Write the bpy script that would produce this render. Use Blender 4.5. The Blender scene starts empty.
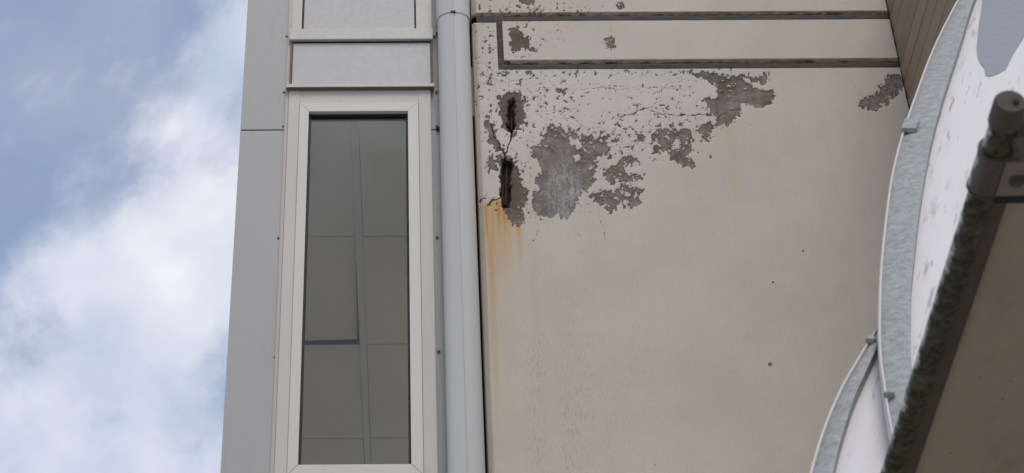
import bpy, bmesh, math, random
import numpy as np
from mathutils import Vector, Matrix

random.seed(7)
SC = bpy.context.scene
COL = SC.collection

# ------------------------------------------------------------------ camera
PITCH, ROLL = math.radians(37.8), 0.0055
FPX, PPX, PPY = 1990.0, 398.0, 236.5
CAM = Vector((0, 0, 1.6))
_f = Vector((0, math.cos(PITCH), math.sin(PITCH)))
_r0 = Vector((1, 0, 0)); _u0 = Vector((0, -math.sin(PITCH), math.cos(PITCH)))
_r = _r0 * math.cos(ROLL) - _u0 * math.sin(ROLL)
_u = _u0 * math.cos(ROLL) + _r0 * math.sin(ROLL)
cd = bpy.data.cameras.new('camera'); cam = bpy.data.objects.new('camera', cd); COL.objects.link(cam)
cam.matrix_world = Matrix(((_r.x, _u.x, -_f.x, CAM.x), (_r.y, _u.y, -_f.y, CAM.y), (_r.z, _u.z, -_f.z, CAM.z), (0, 0, 0, 1)))
cd.sensor_width = 36; cd.lens = FPX / 1024 * 36
cd.shift_x = (512 - PPX) / 1024
cd.clip_end = 5000
cd.dof.use_dof = True; cd.dof.focus_distance = 11.3; cd.dof.aperture_fstop = 6.5
SC.camera = cam

# ------------------------------------------------------------------ sky, sun, exposure
SUN_DIR = Vector((0.13, -0.54, 0.83)).normalized()      # towards the sun
w = bpy.data.worlds.new('World'); SC.world = w; w.use_nodes = True
nt = w.node_tree; nt.nodes.clear()
out = nt.nodes.new('ShaderNodeOutputWorld'); bg = nt.nodes.new('ShaderNodeBackground')
bg.inputs['Strength'].default_value = 0.148
sky = nt.nodes.new('ShaderNodeTexSky'); sky.sky_type = 'NISHITA'; sky.sun_disc = False
sky.sun_elevation = math.asin(SUN_DIR.z); sky.sun_rotation = math.atan2(SUN_DIR.x, SUN_DIR.y)
sky.air_density = 1.0; sky.dust_density = 1.0; sky.ozone_density = 1.5
tc = nt.nodes.new('ShaderNodeTexCoord')
mp = nt.nodes.new('ShaderNodeMapping'); mp.inputs['Location'].default_value = (-4.3597, 2.5823, 0.9110)
n1 = nt.nodes.new('ShaderNodeTexNoise'); n1.inputs['Scale'].default_value = 6.0; n1.inputs['Detail'].default_value = 9
n1.inputs['Roughness'].default_value = 0.6; n1.inputs['Distortion'].default_value = 0.25
rp = nt.nodes.new('ShaderNodeValToRGB'); rp.color_ramp.elements[0].position = 0.40; rp.color_ramp.elements[1].position = 0.58
rp.color_ramp.elements[0].color = (0.32, 0.32, 0.32, 1); rp.color_ramp.interpolation = 'EASE'
n2 = nt.nodes.new('ShaderNodeTexNoise'); n2.inputs['Scale'].default_value = 13.0; n2.inputs['Detail'].default_value = 5
rp2 = nt.nodes.new('ShaderNodeValToRGB'); rp2.color_ramp.elements[0].position = 0.3; rp2.color_ramp.elements[1].position = 0.72
rp2.color_ramp.elements[0].color = (3.0, 3.5, 4.5, 1); rp2.color_ramp.elements[1].color = (5.5, 5.5, 5.95, 1)
mx = nt.nodes.new('ShaderNodeMix'); mx.data_type = 'RGBA'
L = nt.links.new
L(tc.outputs['Generated'], mp.inputs['Vector']); L(mp.outputs[0], n1.inputs['Vector']); L(mp.outputs[0], n2.inputs['Vector'])
L(n1.outputs['Fac'], rp.inputs['Fac']); L(n2.outputs['Fac'], rp2.inputs['Fac'])
L(rp.outputs['Color'], mx.inputs['Factor']); L(sky.outputs['Color'], mx.inputs[6]); L(rp2.outputs['Color'], mx.inputs[7])
L(mx.outputs[2], bg.inputs['Color']); L(bg.outputs[0], out.inputs['Surface'])

sd = bpy.data.lights.new('sun', 'SUN'); sun = bpy.data.objects.new('sun', sd); COL.objects.link(sun)
sd.energy = 1.2; sd.angle = math.radians(25); sd.color = (1.0, 0.95, 0.88)
sun.rotation_euler = (-SUN_DIR).to_track_quat('-Z', 'Y').to_euler()
sun.location = SUN_DIR * 30

vs = SC.view_settings
SC.display_settings.display_device = 'sRGB'
vs.view_transform = 'Standard'; vs.look = 'None'; vs.exposure = 0.13; vs.gamma = 1.0; vs.use_curve_mapping = False

# ------------------------------------------------------------------ helpers
def ray(px, py):
    return (_f * FPX + _r * (px - PPX) - _u * (py - PPY)).normalized()
def at(px, py, Y):                       # point of the plane y = Y seen at a pixel
    d = ray(px, py); return CAM + d * ((Y - CAM.y) / d.y)
def at_plane(px, py, p0, n):
    d = ray(px, py); return CAM + d * ((p0 - CAM).dot(n) / d.dot(n))
def at_z(px, py, Z):
    d = ray(px, py); return CAM + d * ((Z - CAM.z) / d.z)
def proj(P):                             # numpy (n,3) -> pixels
    q = P - np.array(CAM)
    a, b, c = q @ np.array(_r), q @ np.array(_u), q @ np.array(_f)
    return PPX + FPX * a / c, PPY - FPX * b / c

def tag(o, label=None, cat=None, group=None, kind=None):
    if label: o['label'] = label
    if cat: o['category'] = cat
    if group: o['group'] = group
    if kind: o['kind'] = kind
    return o
def thing(name, loc, label, cat, group=None):
    o = bpy.data.objects.new(name, None); COL.objects.link(o); o.location = loc
    o.empty_display_size = 0.2
    bpy.context.view_layer.update()
    return tag(o, label, cat, group)
def origin_of(o):
    v = Vector((0, 0, 0))
    while o: v += Vector(o.location); o = o.parent
    return v
def link(name, me, mat, parent=None, loc=(0, 0, 0)):
    o = bpy.data.objects.new(name, me); COL.objects.link(o); o.location = loc
    if parent: o.parent = parent
    if mat and not me.materials: me.materials.append(mat)
    return o
def finish(name, bm, mat, parent=None, smooth=False):     # bm in world space
    off = origin_of(parent) if parent else Vector((0, 0, 0))
    bmesh.ops.translate(bm, verts=bm.verts, vec=-off)
    bmesh.ops.recalc_face_normals(bm, faces=bm.faces)
    me = bpy.data.meshes.new(name); bm.to_mesh(me); bm.free()
    if smooth:
        for p in me.polygons: p.use_smooth = True
        me.set_sharp_from_angle(angle=math.radians(35))
    return link(name, me, mat, parent)
def add_box(bm, x0, x1, y0, y1, z0, z1, bev=0.0):
    r = bmesh.ops.create_cube(bm, size=1.0)
    for v in r['verts']:
        v.co = Vector(((x0 + x1) / 2 + v.co.x * (x1 - x0), (y0 + y1) / 2 + v.co.y * (y1 - y0), (z0 + z1) / 2 + v.co.z * (z1 - z0)))
    if bev > 0:
        es = list({e for v in r['verts'] for e in v.link_edges})
        bmesh.ops.bevel(bm, geom=es, offset=bev, segments=2, profile=0.6, affect='EDGES')
def box(name, mat, parent, x0, x1, y0, y1, z0, z1, bev=0.002):
    bm = bmesh.new(); add_box(bm, x0, x1, y0, y1, z0, z1, bev)
    return finish(name, bm, mat, parent)
def add_prism(bm, pts, off):             # polygon pts (Vectors) extruded by off
    a = [bm.verts.new(p) for p in pts]; b = [bm.verts.new(p + off) for p in pts]
    n = len(pts)
    bm.faces.new(a); bm.faces.new(b[::-1])
    for i in range(n): bm.faces.new((a[i], b[i], b[(i + 1) % n], a[(i + 1) % n]))
def add_tube(bm, p0, p1, r0, r1=None, seg=24, cap=True, dome=0.0):
    r1 = r0 if r1 is None else r1
    d = (p1 - p0).normalized(); a = d.orthogonal().normalized(); b = d.cross(a)
    rings = []
    for p, r in ((p0, r0), (p1, r1)):
        rings.append([bm.verts.new(p + (a * math.cos(2 * math.pi * k / seg) + b * math.sin(2 * math.pi * k / seg)) * r) for k in range(seg)])
    for k in range(seg):
        bm.faces.new((rings[0][k], rings[0][(k + 1) % seg], rings[1][(k + 1) % seg], rings[1][k]))
    if cap:
        bm.faces.new(rings[0]); bm.faces.new(rings[1])

# ------------------------------------------------------------------ materials
class NT:
    def __init__(s, name):
        s.m = bpy.data.materials.new(name); s.m.use_nodes = True
        s.t = s.m.node_tree; s.b = s.t.nodes['Principled BSDF']
        s.tc = s.t.nodes.new('ShaderNodeTexCoord')
    def n(s, ty, **kw):
        q = s.t.nodes.new(ty)
        for k, v in kw.items(): setattr(q, k, v)
        return q
    def l(s, a, b): s.t.links.new(a, b)
    def noise(s, scale, detail=4, rough=0.55, stretch=(1, 1, 1), rot=(0, 0, 0), coord='Object', dist=0.0):
        mpn = s.n('ShaderNodeMapping'); mpn.inputs['Scale'].default_value = stretch; mpn.inputs['Rotation'].default_value = rot
        s.l(s.tc.outputs[coord], mpn.inputs['Vector'])
        q = s.n('ShaderNodeTexNoise'); q.inputs['Scale'].default_value = scale; q.inputs['Detail'].default_value = detail
        q.inputs['Roughness'].default_value = rough; q.inputs['Distortion'].default_value = dist
        s.l(mpn.outputs[0], q.inputs['Vector']); return q.outputs['Fac']
    def ramp(s, f, a, b, ca=0.0, cb=1.0):
        q = s.n('ShaderNodeMapRange'); q.interpolation_type = 'SMOOTHSTEP'
        q.inputs['From Min'].default_value = a; q.inputs['From Max'].default_value = b
        q.inputs['To Min'].default_value = ca; q.inputs['To Max'].default_value = cb
        s.l(f, q.inputs['Value']); return q.outputs[0]
    def math(s, op, a, b=None):
        q = s.n('ShaderNodeMath', operation=op)
        for i, v in enumerate((a, b)):
            if v is None: continue
            if isinstance(v, (int, float)): q.inputs[i].default_value = v
            else: s.l(v, q.inputs[i])
        return q.outputs[0]
    def mix(s, f, a, b, blend='MIX'):
        q = s.n('ShaderNodeMix', data_type='RGBA', blend_type=blend)
        for i, v in ((0, f), (6, a), (7, b)):
            if isinstance(v, (int, float)): q.inputs[i].default_value = v
            elif isinstance(v, tuple): q.inputs[i].default_value = (*v, 1)
            else: s.l(v, q.inputs[i])
        return q.outputs[2]
    def attr(s, name):
        q = s.n('ShaderNodeAttribute'); q.attribute_name = name; return q.outputs['Fac']
    def base(s, c):
        if isinstance(c, tuple): s.b.inputs['Base Color'].default_value = (*c, 1)
        else: s.l(c, s.b.inputs['Base Color'])
    def rough(s, v):
        if isinstance(v, (int, float)): s.b.inputs['Roughness'].default_value = v
        else: s.l(v, s.b.inputs['Roughness'])
    def metal(s, v): s.b.inputs['Metallic'].default_value = v
    def spec(s, v): s.b.inputs['Specular IOR Level'].default_value = v
    def bump(s, h, strength=0.3, dist=0.004):
        q = s.n('ShaderNodeBump'); q.inputs['Strength'].default_value = strength; q.inputs['Distance'].default_value = dist
        s.l(h, q.inputs['Height']); s.l(q.outputs[0], s.b.inputs['Normal'])

def plain(name, col, rough=0.5, var=0.12, grime=0.25, scale=3.0, metal=0.0, spec=0.4, streak=True, gcol=None):
    m = NT(name)
    d = tuple(c * (1 - var) for c in col)
    c = m.mix(m.noise(scale, 5, 0.6), d, col)
    g = m.ramp(m.noise(9, 7, 0.7, (1, 1, 0.12) if streak else (1, 1, 1)), 0.5, 0.85, 0, grime)
    gc = gcol or tuple(c_ * f for c_, f in zip(col, (0.5, 0.46, 0.4)))
    c = m.mix(g, c, gc)
    sp = m.ramp(m.noise(120, 2, 0.5), 0.70, 0.76, 0, grime)
    c = m.mix(sp, c, gc)
    m.base(c); m.rough(m.ramp(m.noise(30, 3), 0.3, 0.7, rough - 0.07, rough + 0.07)); m.metal(metal); m.spec(spec)
    m.bump(m.noise(60, 3), 0.06, 0.002)
    return m.m

M = {}
M['clad'] = plain('grey_cladding', (0.375, 0.366, 0.347), 0.45, 0.04, 0.22)
M['clad_up'] = plain('pale_infill', (0.455, 0.44, 0.43), 0.45, 0.05, 0.10)
M['spandrel'] = plain('spandrel_grey', (0.46, 0.45, 0.435), 0.45, 0.04, 0.22)
M['frame'] = plain('cream_frame', (0.535, 0.505, 0.455), 0.45, 0.08, 0.3)
M['sash'] = plain('cream_sash', (0.60, 0.57, 0.515), 0.4, 0.06, 0.2)
M['trim'] = plain('pinkish_trim', (0.45, 0.405, 0.365), 0.4, 0.06, 0.2)
M['pipe'] = plain('cream_pipe', (0.52, 0.51, 0.485), 0.5, 0.03, 0.05, spec=0.2)
M['black'] = plain('black_gasket_and_shade', (0.012, 0.011, 0.011), 0.6, 0.2, 0.0)
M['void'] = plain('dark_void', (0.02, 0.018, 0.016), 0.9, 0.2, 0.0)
M['dirty'] = plain('dirty_edge', (0.20, 0.16, 0.125), 0.8, 0.4, 0.6, scale=20)
M['screw'] = plain('dull_screw', (0.10, 0.09, 0.085), 0.5, 0.2, 0.2, metal=0.6)
M['tile'] = plain('ceiling_tile', (0.76, 0.71, 0.62), 0.9, 0.03, 0.03, streak=False)
M['tee'] = plain('tee_bar', (0.70, 0.70, 0.655), 0.5, 0.05, 0.05)
M['lining'] = plain('window_lining', (0.78, 0.80, 0.74), 0.6, 0.05, 0.05)
M['shade_strip'] = plain('dark_shade_strip', (0.085, 0.07, 0.045), 0.85, 0.4, 0.5, scale=12, streak=False)  # dark brown for the painted shade strip beside the canopy tube
M['floor'] = plain('room_floor', (0.62, 0.57, 0.50), 0.7, 0.1, 0.1, streak=False)
M['room'] = plain('room_wall', (0.75, 0.73, 0.68), 0.8, 0.04, 0.05)

def mat_ground():
    m = NT('paving_ground')
    c = m.mix(m.noise(0.6, 6), (0.33, 0.30, 0.265), (0.43, 0.395, 0.35))
    m.base(c); m.rough(0.85); m.bump(m.noise(40, 4), 0.3, 0.005); return m.m
M['ground'] = mat_ground()

def mat_sealant():
    m = NT('grey_sealant')
    c = m.mix(m.noise(14, 5, 0.6), (0.020, 0.015, 0.011), (0.078, 0.060, 0.047))
    k = m.ramp(m.noise(5, 6, 0.7, (1, 1, 5)), 0.42, 0.60, 0, 0.85)
    c = m.mix(k, c, (0.022, 0.017, 0.013)); m.base(c); m.rough(0.75); m.bump(m.noise(45, 4), 0.5, 0.006); return m.m
M['sealant'] = mat_sealant()

def mat_rust(name='rusted_steel'):
    m = NT(name)
    m.base(m.mix(m.noise(60, 5, 0.7), (0.012, 0.007, 0.005), (0.07, 0.028, 0.012))); m.rough(0.9); m.bump(m.noise(120, 4), 0.8, 0.004); return m.m
M['rust'] = mat_rust()

def mat_glass():
    m = NT('window_glass'); m.t.nodes.remove(m.b)
    fr = m.n('ShaderNodeFresnel'); fr.inputs['IOR'].default_value = 1.45
    fr2 = m.math('MINIMUM', m.math('MULTIPLY', fr.outputs[0], 1.0), 1.0)
    tr = m.n('ShaderNodeBsdfTransparent'); tr.inputs['Color'].default_value = (0.90, 0.90, 0.85, 1)
    gl = m.n('ShaderNodeBsdfGlossy'); gl.inputs['Roughness'].default_value = 0.02
    mxs = m.n('ShaderNodeMixShader'); m.l(fr2, mxs.inputs[0]); m.l(tr.outputs[0], mxs.inputs[1]); m.l(gl.outputs[0], mxs.inputs[2])
    m.l(mxs.outputs[0], m.t.nodes['Material Output'].inputs['Surface']); return m.m
M['glass'] = mat_glass()

def mat_concrete():
    m = NT('peeling_painted_concrete')
    # paint
    pc = m.mix(m.ramp(m.noise(1.8, 7, 0.65), 0.30, 0.70), (0.525, 0.468, 0.39), (0.585, 0.525, 0.443))
    pc = m.mix(m.ramp(m.noise(120, 5, 0.75), 0.4, 0.72, 0, 0.5), pc, (0.37, 0.318, 0.25))
    drip = m.ramp(m.noise(6, 6, 0.65, (2.2, 1, 0.10)), 0.48, 0.8, 0, 0.16)
    pc = m.mix(m.attr('pale'), pc, m.mix(m.noise(12, 6, 0.7), (0.54, 0.49, 0.425), (0.635, 0.59, 0.53)))
    pc = m.mix(drip, pc, (0.36, 0.315, 0.25))
    speck = m.math('MULTIPLY', m.ramp(m.noise(120, 5, 0.75, (1, 1, 0.16)), 0.50, 0.66), m.attr('grime'))
    pc = m.mix(m.math('MULTIPLY', speck, 0.6), pc, (0.17, 0.14, 0.09))
    dots = m.ramp(m.noise(34, 2, 0.5), 0.755, 0.775, 0, 0.7)
    pc = m.mix(dots, pc, (0.12, 0.10, 0.085))
    rn = m.noise(20, 5, 0.6, (2.0, 1, 0.07))
    rust = m.math('MULTIPLY', m.attr('rust'), m.ramp(rn, 0.32, 0.66, 0.72, 1.0))
    pc = m.mix(rust, pc, (0.50, 0.295, 0.10))
    deep = m.math('MULTIPLY', m.ramp(m.attr('rust'), 0.55, 1.0), m.ramp(rn, 0.5, 0.7))
    pc = m.mix(m.math('MULTIPLY', deep, 0.7), pc, (0.23, 0.085, 0.022))
    # bare concrete
    bc = m.mix(m.ramp(m.noise(14, 8, 0.75), 0.32, 0.68), (0.095, 0.076, 0.058), (0.25, 0.213, 0.175))
    bc = m.mix(m.ramp(m.noise(70, 6, 0.75, (1, 1, 0.7)), 0.5, 0.72, 0, 0.45), bc, (0.31, 0.29, 0.27))
    bc = m.mix(m.attr('haze_white'), bc, m.mix(m.ramp(m.math('ADD', m.math('MULTIPLY', m.noise(130, 8, 0.8, (1.2, 1, 0.5)), 0.6), m.math('MULTIPLY', m.noise(14, 5, 0.7, (1.8, 1, 0.6)), 0.4)), 0.42, 0.60), (0.15, 0.13, 0.112), (0.42, 0.405, 0.39)))
    bc = m.mix(m.attr('brown'), bc, m.mix(m.noise(40, 5), (0.05, 0.029, 0.018), (0.16, 0.105, 0.07)))
    fine = m.math('MULTIPLY', m.math('SUBTRACT', m.noise(110, 5, 0.65), 0.5), 2.2)
    pe = m.math('ADD', m.attr('peel'), fine)
    pm = m.ramp(pe, -0.08, 0.08)
    c = m.mix(pm, pc, bc)
    edge = m.math('MULTIPLY', m.ramp(pe, -0.02, 0.16), m.ramp(pe, 0.9, 0.2))
    c = m.mix(m.math('MULTIPLY', edge, m.ramp(m.noise(22, 5, 0.7), 0.35, 0.65, 0.15, 0.75)), c, (0.055, 0.043, 0.033))
    ck = m.ramp(m.math('ADD', m.attr('crack'), m.math('MULTIPLY', fine, 0.15)), 0.42, 0.6)
    c = m.mix(ck, c, (0.045, 0.034, 0.026))
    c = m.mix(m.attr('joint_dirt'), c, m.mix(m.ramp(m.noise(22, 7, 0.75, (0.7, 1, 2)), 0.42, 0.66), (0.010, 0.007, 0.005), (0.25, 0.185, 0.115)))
    m.base(c); m.rough(0.82); m.spec(0.3)
    h = m.math('SUBTRACT', m.math('MULTIPLY', m.noise(170, 5, 0.7), 0.45), m.math('MULTIPLY', pm, 1.0))
    h = m.math('SUBTRACT', h, ck)
    m.bump(h, 0.9, 0.005)
    return m.m
M['concrete'] = mat_concrete()

def mat_wood():
    m = NT('brown_weatherboard')
    c = m.mix(m.noise(5, 6, 0.6, (1, 0.35, 3)), (0.185, 0.137, 0.095), (0.27, 0.212, 0.155))
    g = m.ramp(m.noise(18, 6, 0.7, (1, 0.12, 6)), 0.45, 0.75, 0, 0.5)
    c = m.mix(g, c, (0.10, 0.068, 0.045))
    oi = m.n('ShaderNodeObjectInfo')
    c = m.mix(m.math('MULTIPLY', oi.outputs['Random'], 0.55), c, (0.31, 0.235, 0.15))
    m.base(c); m.rough(0.7); m.bump(m.noise(30, 5, 0.6, (1, 0.1, 5)), 0.3, 0.004); return m.m
M['wood'] = mat_wood()

def mat_white():
    m = NT('stained_white_sheet')
    rot = (0, 0, 0)
    c = m.mix(m.noise(2.5, 5), (0.61, 0.585, 0.575), (0.68, 0.655, 0.645))
    s1 = m.ramp(m.noise(40, 5, 0.65, (1.0, 0.09, 1)), 0.56, 0.68, 0, 0.85)
    s1 = m.math('MULTIPLY', s1, m.ramp(m.noise(5, 4, 0.6, (1, 0.5, 1)), 0.36, 0.58))
    c = m.mix(s1, c, (0.27, 0.225, 0.20))
    s2 = m.ramp(m.noise(14, 5, 0.65, (1.0, 0.12, 1)), 0.5, 0.75, 0, 0.35)
    c = m.mix(s2, c, (0.47, 0.44, 0.43))
    m.base(c); m.rough(0.45); m.bump(m.noise(30, 4), 0.1, 0.003); return m.m
M['white'] = mat_white()

def mat_galv():
    m = NT('weathered_galvanised')
    c = m.mix(m.ramp(m.noise(30, 8, 0.8), 0.3, 0.7), (0.20, 0.208, 0.202), (0.37, 0.375, 0.365))
    c = m.mix(m.ramp(m.noise(28, 6, 0.75), 0.52, 0.75, 0, 0.4), c, (0.52, 0.525, 0.52))
    c = m.mix(m.ramp(m.noise(26, 6, 0.7), 0.58, 0.72, 0, 0.6), c, (0.20, 0.205, 0.18))
    m.base(c); m.metal(0.0); m.rough(0.65); m.bump(m.noise(40, 5), 0.12, 0.003); return m.m
M['galv'] = mat_galv()
M['lip'] = plain('bright_lip', (0.60, 0.56, 0.53), 0.4, 0.06, 0.15)
M['patch'] = plain('blue_grey_patch', (0.245, 0.26, 0.295), 0.55, 0.04, 0.06, streak=False)

def mat_moss():
    m = NT('mossy_white_tube')
    n = m.noise(20, 7, 0.7)
    g = m.n('ShaderNodeNewGeometry'); sx = m.n('ShaderNodeSeparateXYZ'); m.l(m.tc.outputs['Object'], sx.inputs[0])
    # the film of moss grows on the tube from its crown round the right and underneath, its left flank is clean
    side = m.attr('moss')
    k = m.ramp(m.math('ADD', side, m.math('MULTIPLY', m.math('SUBTRACT', n, 0.5), 1.3)), 0.10, 0.62)
    mc = m.mix(m.ramp(m.noise(33, 8, 0.8), 0.40, 0.64), (0.005, 0.005, 0.003), (0.075, 0.068, 0.024))
    mc = m.mix(m.ramp(m.noise(9, 6, 0.75), 0.5, 0.68, 0, 0.5), mc, m.mix(m.noise(30, 5), (0.05, 0.04, 0.028), (0.17, 0.135, 0.10)))
    c = m.mix(k, (0.66, 0.66, 0.63), mc)
    m.base(c); m.rough(0.85); m.bump(m.math('MULTIPLY', m.noise(90, 6, 0.75), k), 0.25, 0.004); return m.m
M['moss'] = mat_moss()

def mat_clamp():
    m = NT('dirty_clamp')
    k = m.ramp(m.math('ADD', m.attr('moss'), m.math('MULTIPLY', m.math('SUBTRACT', m.noise(18, 6, 0.7), 0.5), 1.0)), 0.25, 0.5)
    d = m.mix(m.noise(30, 6, 0.7), (0.018, 0.014, 0.010), (0.11, 0.085, 0.064))
    m.base(m.mix(k, (0.50, 0.52, 0.55), d)); m.rough(0.6); return m.m
M['clamp'] = mat_clamp()
def mat_board():
    m = NT('brown_soffit_board')
    c = m.mix(m.noise(3, 6, 0.6), (0.265, 0.23, 0.165), (0.325, 0.285, 0.21))
    c = m.mix(m.ramp(m.noise(45, 2, 0.5), 0.72, 0.76, 0, 0.7), c, (0.07, 0.055, 0.04))
    c = m.mix(m.ramp(m.noise(4, 7, 0.7, (1, 0.4, 1)), 0.45, 0.7, 0, 0.7), c, (0.19, 0.16, 0.11))
    m.base(c); m.rough(0.7); m.bump(m.noise(60, 4), 0.15, 0.003); return m.m
M['board'] = mat_board()
M['steel'] = plain('dirty_steel', (0.20, 0.165, 0.14), 0.5, 0.3, 0.6, scale=25, streak=False, gcol=(0.06, 0.05, 0.03))
M['capm'] = plain('dirty_cap_and_shade', (0.075, 0.063, 0.053), 0.7, 0.4, 0.6, scale=25, streak=False, gcol=(0.03, 0.03, 0.015))
M['sleeve'] = plain('grey_sleeve', (0.50, 0.52, 0.55), 0.45, 0.15, 0.5, scale=20, streak=False, gcol=(0.11, 0.10, 0.07))

# ------------------------------------------------------------------ the setting
bm = bmesh.new(); 
vsq = [bm.verts.new(p) for p in ((-1500, -1500, 0), (1500, -1500, 0), (1500, 1500, 0), (-1500, 1500, 0))]; bm.faces.new(vsq)
tag(finish('ground', bm, M['ground']), 'grey paved ground below the building', None, kind='structure')

Y0 = 9.0                                  # face of the cladding bay
def X(px, py=400, Y=Y0): return at(px, py, Y).x
def Z(py, px=360, Y=Y0): return at(px, py, Y).z

# ------------------------------------------------------------------ window bay
XL = X(224.6)
bay = thing('window_bay', (X(350), Y0, 0), 'narrow bay of grey and cream cladding with one tall window against the sky', 'building bay')
ZTOP = 10.6; ZBOT = 0.0
zj = Z(130, 262)
xa, xb = X(273), X(277)
xs0, xg0, xg1, xs1 = X(289.7), X(300.2), X(410.6), X(422.5)
xc, xd = X(436.5), X(447)
z_rail1, z_rail0 = Z(32.5), Z(43)
z_sill1, z_sill0 = Z(83.5, 360, Y0 - 0.045), Z(86.5, 360, Y0 - 0.045)
z_so, z_gi = Z(105), Z(113.5, 360, 9.0)
z_gb, z_sb = Z(466.5, 355), Z(477)
# left cladding panels, a joint between
for (z0, z1) in ((zj + 0.005, zj + 2.7), (zj - 2.9, zj - 0.005), (ZBOT + 0.1, zj - 2.91)):
    box('cladding_panel', M['clad'], bay, XL, xa + 0.01, Y0, Y0 + 0.02, z0, z1, 0.003)
zr = Z(129, 437)
for (z0, z1) in ((zr + 0.005, zr + 2.7), (zr - 2.9, zr - 0.005), (ZBOT + 0.1, zr - 2.91)):
    box('cladding_panel', M['clad'], bay, xc - 0.012, X(462), Y0 + 0.006, Y0 + 0.026, z0, z1, 0.003)
# corner trim strips beside the frame
box('trim_strip', M['trim'], bay, xa, xb, Y0 - 0.008, Y0 + 0.03, ZBOT + 0.1, ZTOP, 0.003)
# carcass behind the panels
box('carcass', M['void'], bay, XL + 0.02, X(287), Y0 + 0.024, Y0 + 0.28, ZBOT, ZTOP, 0)
box('carcass', M['void'], bay, xs1 + 0.006, X(474), Y0 + 0.030, Y0 + 0.28, ZBOT, ZTOP, 0)
box('side_panel', M['clad'], bay, XL + 0.002, XL + 0.018, Y0 + 0.022, Y0 + 0.45, ZBOT, ZTOP, 0.002)
# the tall window: outer frame is the window, sash bars, gasket and pane below it
def ring_bars(name, mat, parent, xo0, xo1, zo0, zo1, xi0, xi1, zi0, zi1, y0, y1, gap=0.0020, bev=0.003):
    O = [(xo0, zo0), (xo1, zo0), (xo1, zo1), (xo0, zo1)]; I = [(xi0, zi0), (xi1, zi0), (xi1, zi1), (xi0, zi1)]
    res = []
    for i in range(4):
        j = (i + 1) % 4
        a, b, c, d = O[i], O[j], I[j], I[i]
        L_ = Vector((b[0] - a[0], b[1] - a[1])).normalized() * (gap if i == 0 else gap * 0.1)
        pts = [(a[0] + L_.x, a[1] + L_.y), (b[0] - L_.x, b[1] - L_.y), (c[0] - L_.x, c[1] - L_.y), (d[0] + L_.x, d[1] + L_.y)]
        b_ = bmesh.new(); add_prism(b_, [Vector((p[0], y0, p[1])) for p in pts], Vector((0, y1 - y0, 0)))
        if bev: bmesh.ops.bevel(b_, geom=[e for e in b_.edges if all(abs(v.co.y - y0) < 1e-5 for v in e.verts)], offset=bev, segments=2, affect='EDGES', profile=0.6)
        res.append(finish(name, b_, mat, parent))
    return res
bm = bmesh.new()
zf1 = Z(91)
add_box(bm, xb + 0.001, xs0 - 0.0012, Y0 - 0.014, Y0 + 0.06, z_sb - 0.25, zf1, 0.003)
add_box(bm, xs1 + 0.0012, xc, Y0 - 0.014, Y0 + 0.06, z_sb - 0.25, zf1, 0.003)
add_box(bm, xs0 - 0.0011, xs1 + 0.0011, Y0 - 0.012, Y0 + 0.06, z_so + 0.0012, zf1 - 0.002, 0.002)
add_box(bm, xs0 - 0.0011, xs1 + 0.0011, Y0 - 0.012, Y0 + 0.06, z_sb - 0.25, z_sb - 0.003, 0.002)
win = finish('window', bm, M['frame'], bay)
win['label'] = 'tall narrow cream-framed window below the spandrel'
ring_bars('sash_bar', M['sash'], win, xs0, xs1, z_sb, z_so, xg0, xg1, z_gb, z_gi, Y0 - 0.022, Y0 + 0.05)
gk = 0.016
ring_bars('gasket_and_shade', M['black'], win, xg0 - 0.004, xg1 + 0.004, z_gb - 0.004, z_gi + 0.004, xg0 + gk * 0.8, xg1 - gk * 0.8, z_gb + 0.005, z_gi - 0.012, Y0 + 0.006, Y0 + 0.04, 0, 0)
box('pane', M['glass'], win, xg0, xg1, Y0 + 0.020, Y0 + 0.026, z_gb, z_gi, 0)
# lower closing panel below the window
box('lower_panel', M['spandrel'], bay, xb + 0.002, xc - 0.002, Y0 - 0.004, Y0 + 0.05, ZBOT + 0.1, z_sb - 0.255, 0.002)
# spandrel, rail, sill
xsp0, xsp1 = X(290.5, 60), X(432.5, 60)
box('rail', M['frame'], bay, X(289.5, 38), X(432.8, 38), Y0 - 0.036, Y0 + 0.03, z_rail0, z_rail1, 0.004)
sp = box('spandrel_panel', M['spandrel'], bay, xsp0 + 0.014, xsp1 - 0.014, Y0 - 0.012, Y0 + 0.01, z_sill1 - 0.006, z_rail0 + 0.002, 0.002)
box('gasket_and_shade', M['black'], sp, xsp0 + 0.0135, xsp1 - 0.0135, Y0 - 0.015, Y0 + 0.005, z_rail0 - 0.013, z_rail0 + 0.003, 0)  # black strip painted in for the shadow under the rail
for x0, x1 in ((xsp0 - 0.001, xsp0 + 0.012), (xsp1 - 0.012, xsp1 + 0.001)):
    box('edge_strip', M['dirty'], sp, x0, x1, Y0 - 0.020, Y0 + 0.008, z_sill1 - 0.004, z_rail0 + 0.001, 0.002)
bm = bmesh.new()
yy, zz0, zz1 = Y0 - 0.045, z_sill0, z_sill1
prof = [(Y0 + 0.02, zz1 + 0.012), (yy, zz1), (yy, zz0), (yy + 0.006, zz0), (yy + 0.008, zz0 + 0.006), (Y0 + 0.02, zz0 + 0.006)]
add_prism(bm, [Vector((X(286.5, 88), a, b)) for a, b in prof], Vector((X(434, 88) - X(286.5, 88), 0, 0)))
sill = finish('sill', bm, M['frame'], bay)
box('drip_edge', M['dirty'], sill, X(286.8, 88), X(433.8, 88), yy + 0.009, Y0 - 0.013, zz0 - 0.004, zz0 + 0.0055, 0.001)
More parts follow.
